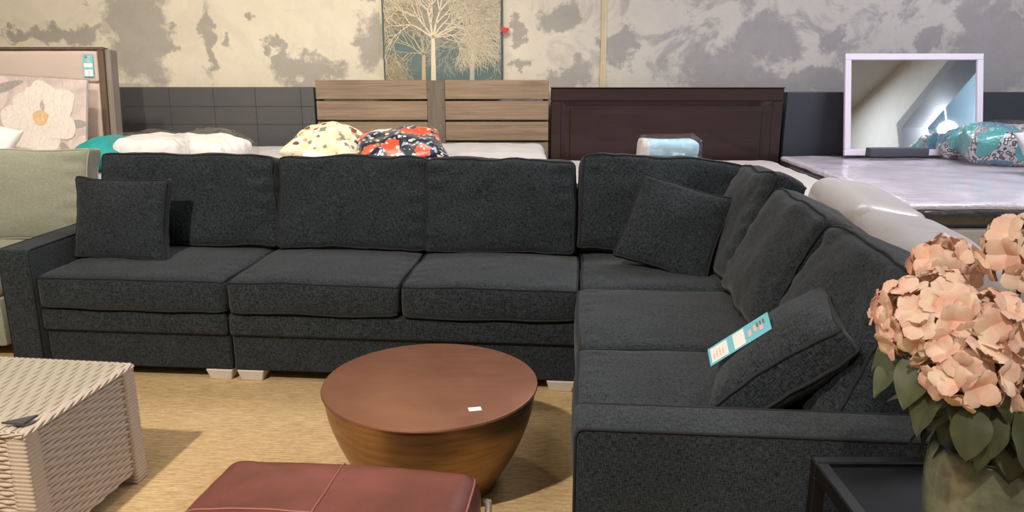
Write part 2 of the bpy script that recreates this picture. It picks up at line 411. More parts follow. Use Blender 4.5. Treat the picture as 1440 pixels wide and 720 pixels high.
def lathe(prof, n=48):
    bm = bmesh.new(); rings = []
    for (r, z) in prof:
        rings.append([bm.verts.new((r*math.cos(2*math.pi*j/n), r*math.sin(2*math.pi*j/n), z)) for j in range(n)] if r > 1e-5 else [bm.verts.new((0, 0, z))])
    for A, B in zip(rings, rings[1:]):
        for j in range(n):
            a = [A[j % len(A)], A[(j+1) % n % len(A)], B[(j+1) % n % len(B)], B[j % len(B)]]
            u = []
            for v in a:
                if v not in u: u.append(v)
            if len(u) >= 3: bm.faces.new(u)
    return bm
def gridmesh(f, nu, nv, bm=None):
    bm = bm or bmesh.new()
    g = [[bm.verts.new(f(i/nu, j/nv)) for j in range(nv+1)] for i in range(nu+1)]
    for i in range(nu):
        for j in range(nv): bm.faces.new((g[i][j], g[i+1][j], g[i+1][j+1], g[i][j+1]))
    return bm

# -------- soft shapes
class Cush:
    """box cushion, W x D x T around its centre, rounded, crowned, slightly wrinkled"""
    def __init__(s, W, D, T, r=.03, crown=.03, bulge=.012, wr=.005, seed=0, slump=0, round_top=0, ear=0):
        s.__dict__.update(locals())
    def pt(s, p):
        h = Vector((s.W/2, s.D/2, s.T/2)); r = s.r
        q = Vector((p[0]*h.x, p[1]*h.y, p[2]*h.z)); c = Vector([max(-h[i]+r, min(h[i]-r, q[i])) for i in range(3)])
        d = q-c
        if d.length > 1e-7: q = c+d.normalized()*r if max(abs(q[i])/h[i] for i in range(3)) > .999 else q
        u, v, w = q.x/h.x, q.y/h.y, q.z/h.z
        a = max(0, 1-u*u)**.55*max(0, 1-v*v)**.55
        q.z += (1 if w > 0 else -1)*s.crown*a*abs(w)**.5
        q.x += math.copysign(1, u)*s.bulge*max(0, 1-v*v)*abs(u)**3*(.4+.6*max(0, 1-w*w))
        q.y += math.copysign(1, v)*s.bulge*max(0, 1-u*u)*abs(v)**3*(.4+.6*max(0, 1-w*w))
        if s.round_top and v > 0: q.y -= s.round_top*abs(u)**6*v
        if s.ear: # corners stand out
            e = (abs(u)*abs(v))**4; q.x += math.copysign(s.ear, u)*e; q.y += math.copysign(s.ear, v)*e
        if s.slump: q.x += s.slump*v
        n = noise.noise_vector(Vector((q.x*5+s.seed*7.3, q.y*5, q.z*5+s.seed)))
        m = noise.noise_vector(Vector((q.x*16+s.seed*3.1, q.y*16, q.z*16)))
        q += n*s.wr*1.6+m*s.wr*.5
        # short creases running in from the side seams
        k = max(0, abs(u)-.72)/.28
        q.z += (1 if w > 0 else -1)*s.wr*.9*k*(1-k)*4*math.sin(q.y*75+s.seed)*(.5+noise.noise(Vector((s.seed, q.y*9, u*3))))
        return q
    def mesh(s, n=26, nt=6):
        bm = bmesh.new(); vm = {}
        def V(p):
            k = tuple(round(c, 5) for c in p)
            if k not in vm: vm[k] = bm.verts.new(s.pt(p))
            return vm[k]
        def lin(k):  # finer spacing near the edges
            return [math.sin((i/k-.5)*math.pi)*.35+(i/k*2-1)*.65 for i in range(k+1)]
        A = lin(n); B = lin(nt)
        def face(ax, sgn, U, Vv):
            for i in range(len(U)-1):
                for j in range(len(Vv)-1):
                    ps = []
                    for (a, b) in ((U[i], Vv[j]), (U[i+1], Vv[j]), (U[i+1], Vv[j+1]), (U[i], Vv[j+1])):
                        p = [0, 0, 0]; p[ax] = sgn; p[(ax+1) % 3] = a; p[(ax+2) % 3] = b; ps.append(V(p))
                    try: bm.faces.new(ps)
                    except ValueError: pass
        for sg in (-1, 1):
            face(2, sg, A, A); face(0, sg, A, B); face(1, sg, B, A)
        return bm
    def pipe(s, w=1, r=.005, k=22, off=.0015):
        pts = []
        t = [i/k*2-1 for i in range(k)]
        seq = [(a, -1) for a in t]+[(1, a) for a in t]+[(-a, 1) for a in t]+[(-1, -a) for a in t]
        for (a, b) in seq:
            q = s.pt((a, b, w)); d = Vector((a if abs(a) == 1 else 0, b if abs(b) == 1 else 0, w))
            pts.append(q+d.normalized()*off)
        # round the very corners
        return mktube(pts, r, 6, True)
def pillow_mesh(W, D, T, k=.06, seed=0, wr=.006, n=30, p=.42, scale=1):
    """knife-edge pillow; returns (mesh, seam path)"""
    bm = bmesh.new()
    def f(u, v, sg):
        x = W/2*u*(1-k*(1-v*v)); y = D/2*v*(1-k*(1-u*u))
        a = max(0, (1-u*u)*(1-v*v))**p
        z = sg*T/2*a
        q = Vector((x, y, z))*scale
        nn = noise.noise_vector(Vector((x*6+seed*5.1, y*6, sg*2+seed)))*wr*2+noise.noise_vector(Vector((x*18, y*18, seed*3+sg)))*wr*.7
        b = max(0, (1-u**8)*(1-v**8))
        return q+Vector((nn.x*.4, nn.y*.4, nn.z*b))
    def lin(i): return math.sin((i/n-.5)*math.pi)*.6+(i/n*2-1)*.4
    g = {}
    for sg in (1, -1):
        for i in range(n+1):
            for j in range(n+1):
                if sg == -1 and (i in (0, n) or j in (0, n)): g[(sg, i, j)] = g[(1, i, j)]; continue
                g[(sg, i, j)] = bm.verts.new(f(lin(i), lin(j), sg))
        for i in range(n):
            for j in range(n):
                bm.faces.new((g[(sg, i, j)], g[(sg, i+1, j)], g[(sg, i+1, j+1)], g[(sg, i, j+1)]))
    path = [g[(1, i, 0)].co.copy() for i in range(n)]+[g[(1, n, j)].co.copy() for j in range(n)]+[g[(1, n-i, n)].co.copy() for i in range(n)]+[g[(1, 0, n-j)].co.copy() for j in range(n)]
    return bm, path
def mtx_from(origin, xa, ya, za):
    m = Matrix.Identity(4)
    for i, a in enumerate((xa, ya, za)):
        a = Vector(a).normalized()
        for j in range(3): m[j][i] = a[j]
    m.translation = Vector(origin); return m

# ================================================================== SETTING
XL, XR, YF, YB = -5.2, 5.5, -3.2, 6.5
struct(obj('floor', mkbox((XL-.2, YF-.2, -.1), (XR+.2, YB+.2, 0)), 'carpet', smooth=False))
struct(obj('wall_back', mkbox((XL-.2, YB, 0), (XR+.2, YB+.15, CEIL)), 'plaster', smooth=False))
struct(obj('wall_left', mkbox((XL-.15, YF, 0), (XL, YB, CEIL)), 'paint', smooth=False))
struct(obj('wall_front', mkbox((XL-.2, YF-.15, 0), (XR+.2, YF, CEIL)), 'paint', smooth=False))
struct(obj('ceiling', mkbox((XL-.2, YF-.2, CEIL), (XR+.2, YB+.2, CEIL+.1)), 'ceilpaint', smooth=False))
def prism(bm, yz, x0, x1):
    a = [bm.verts.new((x0, y, z)) for y, z in yz]; b = [bm.verts.new((x1, y, z)) for y, z in yz]; n = len(yz)
    bm.faces.new(a); bm.faces.new(b)
    for i in range(n): bm.faces.new((a[i], a[(i+1) % n], b[(i+1) % n], b[i]))
RY0, RY1, RZ0, RZ1 = 1.32, 5.0, 2.72, 3.50      # recess with a raked soffit
bm = bmesh.new()
prism(bm, [(YF, 0), (RY0, 0), (RY0, CEIL), (YF, CEIL)], XR, XR+.2); prism(bm, [(RY1, 0), (YB, 0), (YB, CEIL), (RY1, CEIL)], XR, XR+.2)
prism(bm, [(RY0, RZ0), (RY1, RZ1), (RY1, CEIL), (RY0, CEIL)], XR, XR+.2)
struct(obj('wall_right', bm, 'paint', smooth=False))
bm = bmesh.new(); fw_ = .12
prism(bm, [(RY0-fw_, 0), (RY0+.006, 0), (RY0+.006, RZ0-.006), (RY0-fw_, RZ0+.10)], XR-.03, XR+.34); prism(bm, [(RY0-fw_, RZ0+.10), (RY0+.006, RZ0-.006), (RY1-.002, RZ1-.008), (RY1, CEIL-.002), (RY0+3.6, CEIL-.002)], XR-.03, XR+.34)
struct(obj('trim_2', bm, 'trimgrey', smooth=False))
bm = bmesh.new(); box(bm, (XR+1.3, -.9, 0), (XR+1.4, RY1+.3, CEIL)); box(bm, (XR+.2, -1.0, 0), (XR+1.4, -.9, CEIL)); box(bm, (XR+.2, RY1+.3, 0), (XR+1.4, RY1+.4, CEIL)); box(bm, (XR+.2, -1.0, CEIL), (XR+1.4, RY1+.4, CEIL+.1)); box(bm, (XR+.2, -1.0, -.1), (XR+1.4, RY1+.4, 0))
struct(obj('wall_recess', bm, 'bluepaint', smooth=False))
# the joint cover between two wall panels
bm = bmesh.new(); tx = Vector((.735, 0, 0)).x
box(bm, (tx-.022, YB-.012, 0), (tx+.022, YB, CEIL), .002); box(bm, (tx-.006, YB-.016, 0), (tx+.002, YB-.012, CEIL))
struct(obj('trim_1', bm, 'trim', smooth=False))

# ceiling fixtures
for i, (loc, tgt, pw, ang, rad) in enumerate(LIGHTS):
    t = empty('track_spotlight', loc)
    tag(t, ['white ceiling spotlight nearest the camera on the left', 'white ceiling spotlight above the copper table and sofa seats', 'white ceiling spotlight aimed at the far left wall', 'white ceiling spotlight aimed at the tree painting', 'white ceiling spotlight aimed at the peach hydrangeas'][i], 'spotlight', 'ceiling spotlights')
    d = (Vector(tgt)-Vector(loc)).normalized(); q = d.to_track_quat('-Z', 'Y').to_matrix().to_4x4()
    obj('lamp_housing', lathe([(0, .16), (.045, .155), (.05, .14), (.05, .02), (.047, .02), (.047, .03), (0, .03)], 24), 'metal', t, q@T(0, 0, .02))
    obj('lamp_stem', mktube([(0, 0, .06), (0, 0, CEIL-loc[2])], .01), 'metal', t)
    sp = spot('lamp_light', (0, 0, 0), (0, 0, -1), pw, WARM, ang, rad); sp.parent = t; sp.matrix_local = q

# ================================================================== SECTIONAL SOFA
SO = Vector((.285, 3.14, 0)); SA = -5.0
SM = Matrix.Translation(SO)@Rz(SA)
def sp(x, y, z=0): return SM@Vector((x, y, z))
def module(name, ox, oy, label):
    p = sp(ox, oy); e = empty(name, p, SA); tag(e, label, 'sofa', 'dark sectional sofa sections'); e['ox'] = ox; e['oy'] = oy
    return e
SEATZ0, SEATZ1 = .335, .480
def seat(par, x0, x1, y0, y1, seed, z0=SEATZ0, z1=SEATZ1):
    ox, oy = par['ox'], par['oy']
    c = Cush(x1-x0-.006, y1-y0-.006, z1-z0, .03, .022, .008, .004, seed)
    m = T((x0+x1)/2-ox, (y0+y1)/2-oy, (z0+z1)/2)
    o = obj('seat_cushion', c.mesh(28, 6), 'charcoal', par, m)
    obj('piping', c.pipe(1, .005), 'piping', o); obj('piping', c.pipe(-1, .005), 'piping', o)
    return o
def backc(par, cx, cy, z, W, Hh, Tt, yaw, lean, seed, roll=0, slump=0, crown=.05, rt=.012, ear=.012):
    """cx, cy: bottom middle in sofa frame; yaw 0 faces -y'"""
    ox, oy = par['ox'], par['oy']
    c = Cush(W, Hh, Tt, .035, crown, .012, .0095, seed, slump, rt, ear)
    m = T(cx-ox, cy-oy, z)@Rz(yaw)@Rx(90-lean)@Rz(roll)@T(0, Hh/2, 0)
    o = obj('back_cushion', c.mesh(32, 8), 'charcoal', par, m)
    obj('piping', c.pipe(1, .005, 26), 'piping', o); obj('piping', c.pipe(-1, .005, 26), 'piping', o)
    return o
def foot(par, x, y):
    ox, oy = par['ox'], par['oy']
    bm = mkbox((x-.062-ox, y-.062-oy, 0), (x+.062-ox, y+.062-oy, .052), .003, 1, (.78, .78)); obj('foot', bm, 'rawwood', par, smooth=False)
def loc(par, lo, hi): 
    ox, oy = par['ox'], par['oy']; return (lo[0]-ox, lo[1]-oy, lo[2]), (hi[0]-ox, hi[1]-oy, hi[2])
def rbox(name, par, lo, hi, bev=.02, mat='charcoal', seg=3):
    a, b = loc(par, lo, hi); return obj(name, mkbox(a, b, bev, seg), mat, par, smooth='auto')
def line(par, pts, r=.004, name='piping', mat='piping'):
    ox, oy = par['ox'], par['oy']
    return obj(name, mktube([(p[0]-ox, p[1]-oy, p[2]) for p in pts], r, 6), mat, par)
BZ = .052
# left one-arm section
A = module('sectional_sofa', -2.0, .45, 'dark charcoal sofa section with the left arm and one wide seat')
rbox('base', A, (-2.41, .012, BZ), (-1.548, .95, .33)); rbox('front_rail', A, (-2.41, -.012, .222), (-1.548, .06, .33), .025)
rbox('arm', A, (-2.56, -.03, BZ), (-2.412, .80, .600), .02)
for x in (-2.555, -2.417): line(A, [(x, -.024, BZ+.02), (x, -.026, .575), (x, -.02, .592), (x, .0, .597), (x, .78, .597)], .0045)
rbox('back_frame', A, (-2.41, .80, .33), (-1.548, .95, .78), .03)
seat(A, -2.41, -1.535, -.028, .66, 1)
backc(A, -1.965, .585, .482, .90, .462, .17, 0, 14, 2, 0, -.015, .035)
for (x, y) in ((-1.615, .075), (-2.49, .075), (-1.62, .87), (-2.49, .87)): foot(A, x, y)
# middle two-seat section
B = module('sectional_sofa', -.77, .45, 'dark charcoal armless two-seat sofa section in the middle of the back run')
rbox('base', B, (-1.54, .012, BZ), (-.004, .95, .33)); rbox('front_rail', B, (-1.54, -.012, .222), (-.004, .06, .33), .025)
rbox('back_frame', B, (-1.54, .80, .33), (-.004, .95, .78), .03)
seat(B, -1.532, -.768, -.03, .66, 3); seat(B, -.765, -.004, -.03, .66, 4)
backc(B, -1.125, .59, .482, .745, .458, .18, 0, 14, 5, 0, 0, .04); backc(B, -.395, .59, .482, .725, .452, .18, 0, 13, 6, 0, 0, .045)
for (x, y) in ((-1.47, .075), (-.075, .075), (-1.47, .87), (-.075, .87)): foot(B, x, y)
# corner section
Cm = module('sectional_sofa', .47, .47, 'dark charcoal corner section of the sofa between the two runs')
rbox('base', Cm, (0, .0, BZ), (.95, .95, .33)); rbox('back_frame', Cm, (.0, .80, .33), (.98, .95, .74), .03); rbox('side_back_frame', Cm, (.86, .0, .33), (.98, .795, .70), .03)
seat(Cm, 0.0, .80, .004, .79, 7)
backc(Cm, .375, .60, .482, .78, .472, .16, 3, 15, 8, -3, 0, .045, .03, .01)
backc(Cm, .66, .27, .482, .58, .47, .14, -90, 20, 9, 4, 0, .05, .02, .03)
for (x, y) in ((.875, .875), (.075, .875), (.875, .075)): foot(Cm, x, y)
# right run with near arm
D = module('sectional_sofa', .47, -.75, 'dark charcoal sofa section on the right, ending in the near arm')
rbox('base', D, (0, -1.37, BZ), (.95, -.004, .33)); rbox('side_back_frame', D, (.86, -1.37, .33), (.98, -.004, .70), .03)
rbox('arm', D, (-.012, -1.515, BZ), (.95, -1.372, .600), .02)
line(D, [(-.006, -1.51, BZ+.02), (-.008, -1.51, .575), (-.002, -1.512, .592), (.01, -1.512, .597), (.93, -1.512, .597)], .0045)
line(D, [(-.008, -1.377, BZ+.02), (-.008, -1.377, .575), (-.002, -1.377, .592), (.01, -1.377, .597), (.93, -1.377, .597)], .0045)
seat(D, -.015, .73, -.69, .0, 10); seat(D, -.015, .73, -1.37, -.694, 11)
backc(D, .665, -.34, .482, .66, .455, .19, -90, 25, 12, 0, 0, .06, .05, .03)
backc(D, .67, -1.03, .482, .66, .455, .19, -90, 26, 13, 0, 0, .055, .05, .03)
for (x, y) in ((.075, -1.44), (.875, -1.44), (.875, -.075), (.075, -.11)): foot(D, x, y)

# scatter cushions
def scatter(label, m, W, Dh, Tt, seed, boxy=0):
    e = empty('throw_pillow', (0, 0, 0)); e.matrix_world = m; tag(e, label, 'pillow', 'charcoal scatter pillows on the sofa')
    c = Cush(W, Dh, boxy or .05, .018, Tt/2, -.008, .006, seed, ear=.012)
    o = obj('pillow_body', c.mesh(30, 5), 'charcoal', e)
    if boxy > .06: obj('piping', c.pipe(1, .005), 'piping', e); obj('piping', c.pipe(-1, .005), 'piping', e)
    else: obj('piping', c.pipe(1, .005), 'piping', e)
    return e
PW, PH = .475, .37
scatter('charcoal scatter pillow standing beside the left sofa arm', SM@T(-2.165, .27, .495)@Rz(-6)@Rx(78)@T(0, PH/2, 0), PW, PH, .10, 21)
scatter('charcoal scatter pillow tilted in the inner corner of the sofa', SM@T(.345, .25, .50)@Rz(-14)@Rx(64)@Rz(-14)@T(0, .2, 0), .42, .40, .10, 22)
pm = SM@T(.425, -1.09, .493)@Rz(-106)@Rx(42)@T(0, .195, .03)
p3 = scatter('charcoal scatter pillow leaning back by the near arm, under a cyan price tag', pm, .41, .385, .13, 23, .075)
# price tag on the pillow
def price_tag(label, m, w, h, parent=None, flip=False):
    e = empty('price_tag', (0, 0, 0)); e.matrix_world = m; tag(e, label, 'tag')
    obj('card', mkbox((-w/2, -h/2, 0), (w/2, h/2, .0012)), 'tag_cyan', e, smooth=False)
    obj('white_panel', mkbox((-w*.46, -h*.40, .0012), (-w*.18, h*.40, .0018)), 'tag_white', e, smooth=False)
    obj('white_panel', mkbox((-w*.08, -h*.42, .0012), (w*.10, h*.42, .0018)), 'tag_white', e, smooth=False)
    bm = bmesh.new()
    for k in range(4): box(bm, (-w*(.42-.05*k), -h*.25, .0018), (-w*(.40-.05*k), h*(.05+.06*(k % 3)), .0022))
    obj('print_marks', bm, 'tag_pink', e, smooth=False)
    bm = bmesh.new()
    for k in range(3): box(bm, (w*(.16+.09*k), -h*(.22-.1*(k % 2)), .0012), (w*(.21+.09*k), h*(.12+.1*(k % 2)), .002))
    obj('print_marks', bm, 'tag_pink', e, smooth=False)
    bm = bmesh.new()
    for k in range(3): box(bm, (w*(.30+.05*k), h*(.05), .002), (w*(.33+.05*k), h*(.28), .0024))
    obj('print_marks', bm, 'tag_dark', e, smooth=False)
    return e
price_tag('cyan and white price tag card lying on the near scatter pillow', pm@T(.055, -.055, .110)@Rz(84)@Rx(30), .20, .062)

# ================================================================== COPPER DRUM TABLE
t = empty('coffee_table', (-.275, 2.455, 0)); tag(t, 'round copper drum coffee table with a tapered bowl-shaped body', 'coffee table')
obj('table_top', lathe([(0, .360), (.355, .360), (.360, .358), (.362, .353), (.360, .348), (.352, .346), (0, .346)], 96), 'copper', t, smooth='auto')
prof = [(.352, .346)]+[(.20+.155*math.sin(a*math.pi/2)**.9, .0+.346*(1-math.cos(a*math.pi/2))**.95) for a in [1-i/16 for i in range(17)]]
obj('table_body', lathe([(.353, .347), (.352, .32), (.346, .28), (.334, .235), (.316, .185), (.292, .13), (.262, .075), (.235, .03), (.225, .008), (.215, 0), (0, 0)], 96), 'brass', t)
s = obj('paper_sticker', mkbox((-.02, -.013, 0), (.02, .013, .0012)), 'tag_white', smooth=False); s.location = (-.115, 2.235, .3605); s.rotation_euler = (0, 0, R(12))
tag(s, 'small white paper sticker on the copper table top', 'sticker')

# ================================================================== WICKER TABLE
WA = 7.0
wt = empty('wicker_table', (-1.285, 2.46, 0), WA+180); tag(wt, 'whitewashed wicker coffee table with a glass top', 'coffee table')
wt.rotation_euler = (0, 0, R(-WA)); WL, WD, WH = 1.0, .50, .415
def weave(w, h, taper=0, pitch=.0135, rib=.034, amp=.0075):
    """panel in x,z facing -y; strands run along x"""
    nv = max(2, int(h/pitch)); nu = max(2, int(w/rib)); su, sv = 6, 5
    def f(a, b):
        x = a*w; z = b*h; row = min(nv-1, int(b*nv-1e-6)); fr = b*nv-row
        prof = math.sqrt(max(0, 1-(2*fr-1)**2))
        over = math.sin(math.pi*(a*nu)+(row % 2)*math.pi)
        y = -amp*1.3*prof**.8*(.66+.34*over)
        return Vector((x, y, z))
    return gridmesh(f, nu*su, nv*sv)
# local frame: origin at back right corner; x negative to the left, y negative to the front
e_ = wt
def panel(name, w, h, m): return obj(name, weave(w, h), 'wicker', wt, m)
obj('wicker_core', mkbox((-WL+.0035, -WD+.0035, .045), (-.0035, -.0035, WH+.0026)), 'wickergap', wt, smooth=False)
panel('front_panel', WL-.06, WH-.06, T(-WL+.03, -WD+.006, .04)); panel('side_panel', WD-.06, WH-.06, T(-.006, -WD+.03, .04)@Rz(90))
panel('back_panel', WL-.06, WH-.06, T(-.03, -.006, .04)@Rz(180)); panel('side_panel', WD-.06, WH-.06, T(-WL+.006, -.03, .04)@Rz(-90))
def weave_post(x, y):
    bm = bmesh.new(); h = WH-.01; rows = int(h/.0125); hw = .027
    def f(a, b):
        row = min(rows-1, int(b*rows-1e-6)); fr = b*rows-row; pr = math.sqrt(max(0, 1-(2*fr-1)**2))
        k = a*4; s = int(k) % 4; q = k-int(k)
        P = [(-1, -1), (1, -1), (1, 1), (-1, 1), (-1, -1)]
        p0, p1 = P[s], P[s+1]; sc = hw*(.95+.10*pr)
        fl = 1+.12*(1-b)
        return Vector(((p0[0]+(p1[0]-p0[0])*q)*sc*fl, (p0[1]+(p1[1]-p0[1])*q)*sc*fl, b*h))
    gridmesh(f, 16, rows*4, bm)
    bmesh.ops.remove_doubles(bm, verts=bm.verts, dist=1e-5)
    bmesh.ops.holes_fill(bm, edges=[e for e in bm.edges if e.is_boundary], sides=40)
    obj('leg', bm, 'wicker', wt, T(x, y, 0))
for (x, y) in ((-.022, -.022), (-WL+.022, -.022), (-.022, -WD+.022), (-WL+.022, -WD+.022)): weave_post(x, y)
# top of strands running front to back
def topweave():
    w, d = WL+.01, WD+.01; nu = int(w/.0205); nv = int(d/.040)
    def f(a, b):
        col = min(nu-1, int(a*nu-1e-6)); fr = a*nu-col; pr = math.sqrt(max(0, 1-(2*fr-1)**2))
        over = math.sin(math.pi*b*nv+(col % 2)*math.pi)
        return Vector((-w+.005+a*w, -d+.005+b*d, .0095*pr**.8*(.66+.34*over)))
    return gridmesh(f, nu*4, nv*6)
obj('wicker_top', topweave(), 'wicker', wt, T(0, 0, WH))
bm = bmesh.new()   # braided rim
for (a, b) in (((-WL-.004, -WD-.004), (.004, -WD-.004)), ((.004, -WD-.004), (.004, .004)), ((.004, .004), (-WL-.004, .004)), ((-WL-.004, .004), (-WL-.004, -WD-.004))):
    a, b = Vector((*a, WH-.004)), Vector((*b, WH-.004)); n = int((b-a).length/.006); d = (b-a).normalized(); sd = d.cross(Vector((0, 0, 1)))
    for ph in (0, 2.09, 4.19):
        tube(bm, [a+(b-a)*i/n+sd*(.005*math.cos(i*.3+ph))+Vector((0, 0, .005*math.sin(i*.3+ph))) for i in range(n+1)], .0038, 6)
obj('braided_rim', bm, 'wicker', wt)
obj('glass_top', mkbox((-WL+.02, -WD+.022, WH+.010), (-.012, -.012, WH+.016), .002, 1), 'glass', wt, smooth=False)
bm = bmesh.new()
vs = [bm.verts.new(p) for p in ((-.075, -WD+.018, 0), (-.008, -WD+.018, 0), (-.008, -WD+.075, 0))]; f = bm.faces.new(vs)
r_ = bmesh.ops.extrude_face_region(bm, geom=[f]); bmesh.ops.translate(bm, verts=[v for v in r_['geom'] if isinstance(v, bmesh.types.BMVert)], vec=(0, 0, .006))
obj('corner_pad', bm, 'pad', wt, T(0, 0, WH+.0165), smooth=False, label='dark triangular pad on the glass corner')

# ================================================================== OTTOMAN
OT = empty('ottoman', (-.437, 1.50, 0), -6); tag(OT, 'burgundy leather ottoman with stitched seams in the foreground', 'ottoman')
OW, OD, OH = .665, .62, .45
oc = Cush(OW, OD, .22, .05, .035, .010, .003, 31)
om = T(0, 0, OH-.035-.11)
obj('cushion_top', oc.mesh(36, 8), 'leather', OT, om)
obj('base', mkbox((-OW/2+.02, -OD/2+.02, .05), (OW/2-.02, OD/2-.02, OH-.2), .02), 'leather', OT, smooth='auto')
def seamline(pts2, name='seam'):
    pts = []
    for (u, v) in pts2: pts.append(oc.pt((u, v, 1))+Vector((0, 0, .0008)))
    return obj(name, mktube(pts, .0026, 6), 'seam', OT, om)
seamline([(-.03+.02*math.sin(i*.2), -1+i/20*2) for i in range(21)]); seamline([(-1+i/20, .12-.10*(i/20-.3)**2) for i in range(21)])
line_pts = [oc.pt((1, -1+i/20*2, 1))+Vector((.001, 0, .001)) for i in range(21)]
obj('seam', mktube(line_pts, .003, 6), 'seam', OT, om)
for (x, y) in ((-.28, -.24), (.28, -.24), (-.28, .24), (.28, .24)):
    obj('leg', mkbox((x-.025, y-.025, 0), (x+.025, y+.025, .06), .003, 1, (.8, .8)), 'black', OT, smooth=False)
bm = bmesh.new(); gridmesh(lambda a, b: Vector((.006+.020*a*(.6+.4*b)+.010*math.sin(b*2.6), .008*math.sin(b*3), .075*b)), 2, 8, bm)
g = bmesh.ops.solidify(bm, geom=bm.faces[:], thickness=.001)
tg = obj('hang_tag', bm, 'tag_white'); tg.matrix_world = OT.matrix_basis@T(OW/2+.004, .20, OH-.125); tag(tg, 'small white hang tag on the right side of the ottoman', 'tag')

# ================================================================== SIDE TABLE + VASE + HYDRANGEAS
TX0, TX1, TY0, TY1, TZ = .635, 1.13, 1.02, 1.507, .597
st = empty('side_table', ((TX0+TX1)/2, (TY0+TY1)/2, 0)); tag(st, 'black square side table with an inset top under the flower vase', 'side table')
hx, hy = (TX1-TX0)/2, (TY1-TY0)/2
bm = bmesh.new(); fw = .028
for (a, b) in (((-hx, -hy), (hx, -hy+fw)), ((-hx, hy-fw), (hx, hy)), ((-hx, -hy+fw), (-hx+fw, hy-fw)), ((hx-fw, -hy+fw), (hx, hy-fw))): box(bm, (*a, TZ-.035), (*b, TZ), .003, 1)
obj('top_frame', bm, 'black', st, smooth=False)
obj('top_panel', mkbox((-hx+fw-.002, -hy+fw-.002, TZ-.02), (hx-fw+.002, hy-fw+.002, TZ-.008)), 'blackpanel', st, smooth=False)
obj('shelf', mkbox((-hx+.02, -hy+.02, .14), (hx-.02, hy-.02, .155)), 'black', st, smooth=False)
for (x, y) in ((-1, -1), (1, -1), (-1, 1), (1, 1)):
    cx, cy = x*(hx-.014), y*(hy-.014); obj('leg', mkbox((cx-.013, cy-.013, 0), (cx+.013, cy+.013, TZ-.036), .002, 1), 'black', st, smooth=False)
VC = Vector((.775, 1.15, TZ-.006))
v = obj('vase', lathe([(0, 0), (.052, 0), (.058, .004), (.072, .03), (.084, .07), (.090, .12), (.091, .17), (.088, .205), (.084, .218), (.080, .222), (.077, .216), (.080, .19), (.078, .06), (0, .05)], 64), 'vase')
v.location = VC; tag(v, 'glossy olive green ceramic vase on the black side table', 'vase')
def petal(bm, m, s):
    def f(a, b):
        # a along, b across
        w = math.sin(math.pi*min(1, a*.86+.10))**.55
        x = (b-.5)*s*1.05*w; y = a*s; z = .22*s*math.sin(a*2.2)-.45*s*(b-.5)**2*a+.05*s*math.sin(b*9)*a
        return m@Vector((x, y, z))
    gridmesh(f, 4, 4, bm)
def hydrangea(center, rad, label, seed, leaves):
    rnd = random.Random(seed); e = empty('hydrangea', VC+Vector((0, 0, .05))); tag(e, label, 'flower', 'peach hydrangea stems in the vase')
    c = Vector(center)-e.location; bm = bmesh.new(); n = int(50*(rad/.07)**2)
    for i in range(n):
        z = 1-2*(i+.5)/n; ph = i*2.39996+rnd.uniform(-.15, .15); rr = math.sqrt(1-z*z)
        d = Vector((rr*math.cos(ph), rr*math.sin(ph), z))
        if d.z < -.75: continue
        R0 = rad*(.88+.16*rnd.random()); p = c+Vector((d.x*R0, d.y*R0, d.z*R0*.86))
        q = (d+Vector((rnd.uniform(-.3, .3), rnd.uniform(-.3, .3), rnd.uniform(-.3, .3)))).normalized().to_track_quat('Z', 'Y').to_matrix().to_4x4()
        sp0 = rnd.uniform(0, 360); s = rnd.uniform(.025, .032)
        for k in range(4): petal(bm, T(*p)@q@Rz(sp0+90*k+rnd.uniform(-12, 12))@Rx(rnd.uniform(5, 30)), s)
    obj('bloom', bm, 'petal', e)
    cm = bmesh.new(); bmesh.ops.create_icosphere(cm, subdivisions=2, radius=rad*.72)
    for vv in cm.verts: vv.co = vv.co*1.0+c
    obj('bloom_core', cm, 'petal', e)
    ctl = [Vector((c.x*.12, c.y*.12, .0)), Vector((c.x*.22, c.y*.22, .10)), Vector((c.x*.40, c.y*.40, .19)), c]
    pts = [((1-t)**3)*ctl[0]+3*t*(1-t)**2*ctl[1]+3*t*t*(1-t)*ctl[2]+t**3*ctl[3] for t in [k/10 for k in range(11)]]
    obj('stem', mktube(pts, .0035, 6), 'stem', e)
    vc = VC+Vector((0, 0, .22))
    for q in range(6):
        az = rnd.uniform(40, 240); a = R(az); rr = rnd.uniform(.03, .075)
        leaves = leaves+[((vc.x-math.sin(a)*rr, vc.y+math.cos(a)*rr, vc.z+rnd.uniform(.03, .14)), az+rnd.uniform(-30, 30), rnd.uniform(-50, 10), rnd.uniform(.075, .105))]
    for (lp, az, el, s) in leaves:
        lm = bmesh.new()
        def f(a, b):
            w = math.sin(math.pi*a**.8)**.8*.5; x = (b-.5)*2*w*s*.72
            return Vector((x, a*s, abs(b-.5)*w*s*.45-.35*s*a*a+.03*s*math.sin(a*16+b*4)*abs(b-.5)))
        gridmesh(f, 12, 8, lm)
        obj('leaf', lm, 'leaf', e, T(*(Vector(lp)-e.location))@Rz(az)@Rx(el))
    return e
hydrangea((.640, 1.13, 1.030), .070, 'large peach hydrangea head leaning left, the widest bloom', 1, [((.625, 1.10, .985), 120, -40, .085), ((.66, 1.06, .95), 170, -45, .08), ((.62, 1.15, .96), 95, -35, .075)])
hydrangea((.778, 1.15, 1.130), .054, 'highest peach hydrangea head at the top right', 2, [((.76, 1.12, 1.03), 200, -50, .10), ((.79, 1.1, .98), 230, -40, .10)])
hydrangea((.694, 1.08, 1.046), .042, 'peach hydrangea head in the centre, just right of the widest bloom', 3, [((.70, 1.05, 1.00), 190, -50, .09), ((.69, 1.04, .93), 150, -60, .08)])
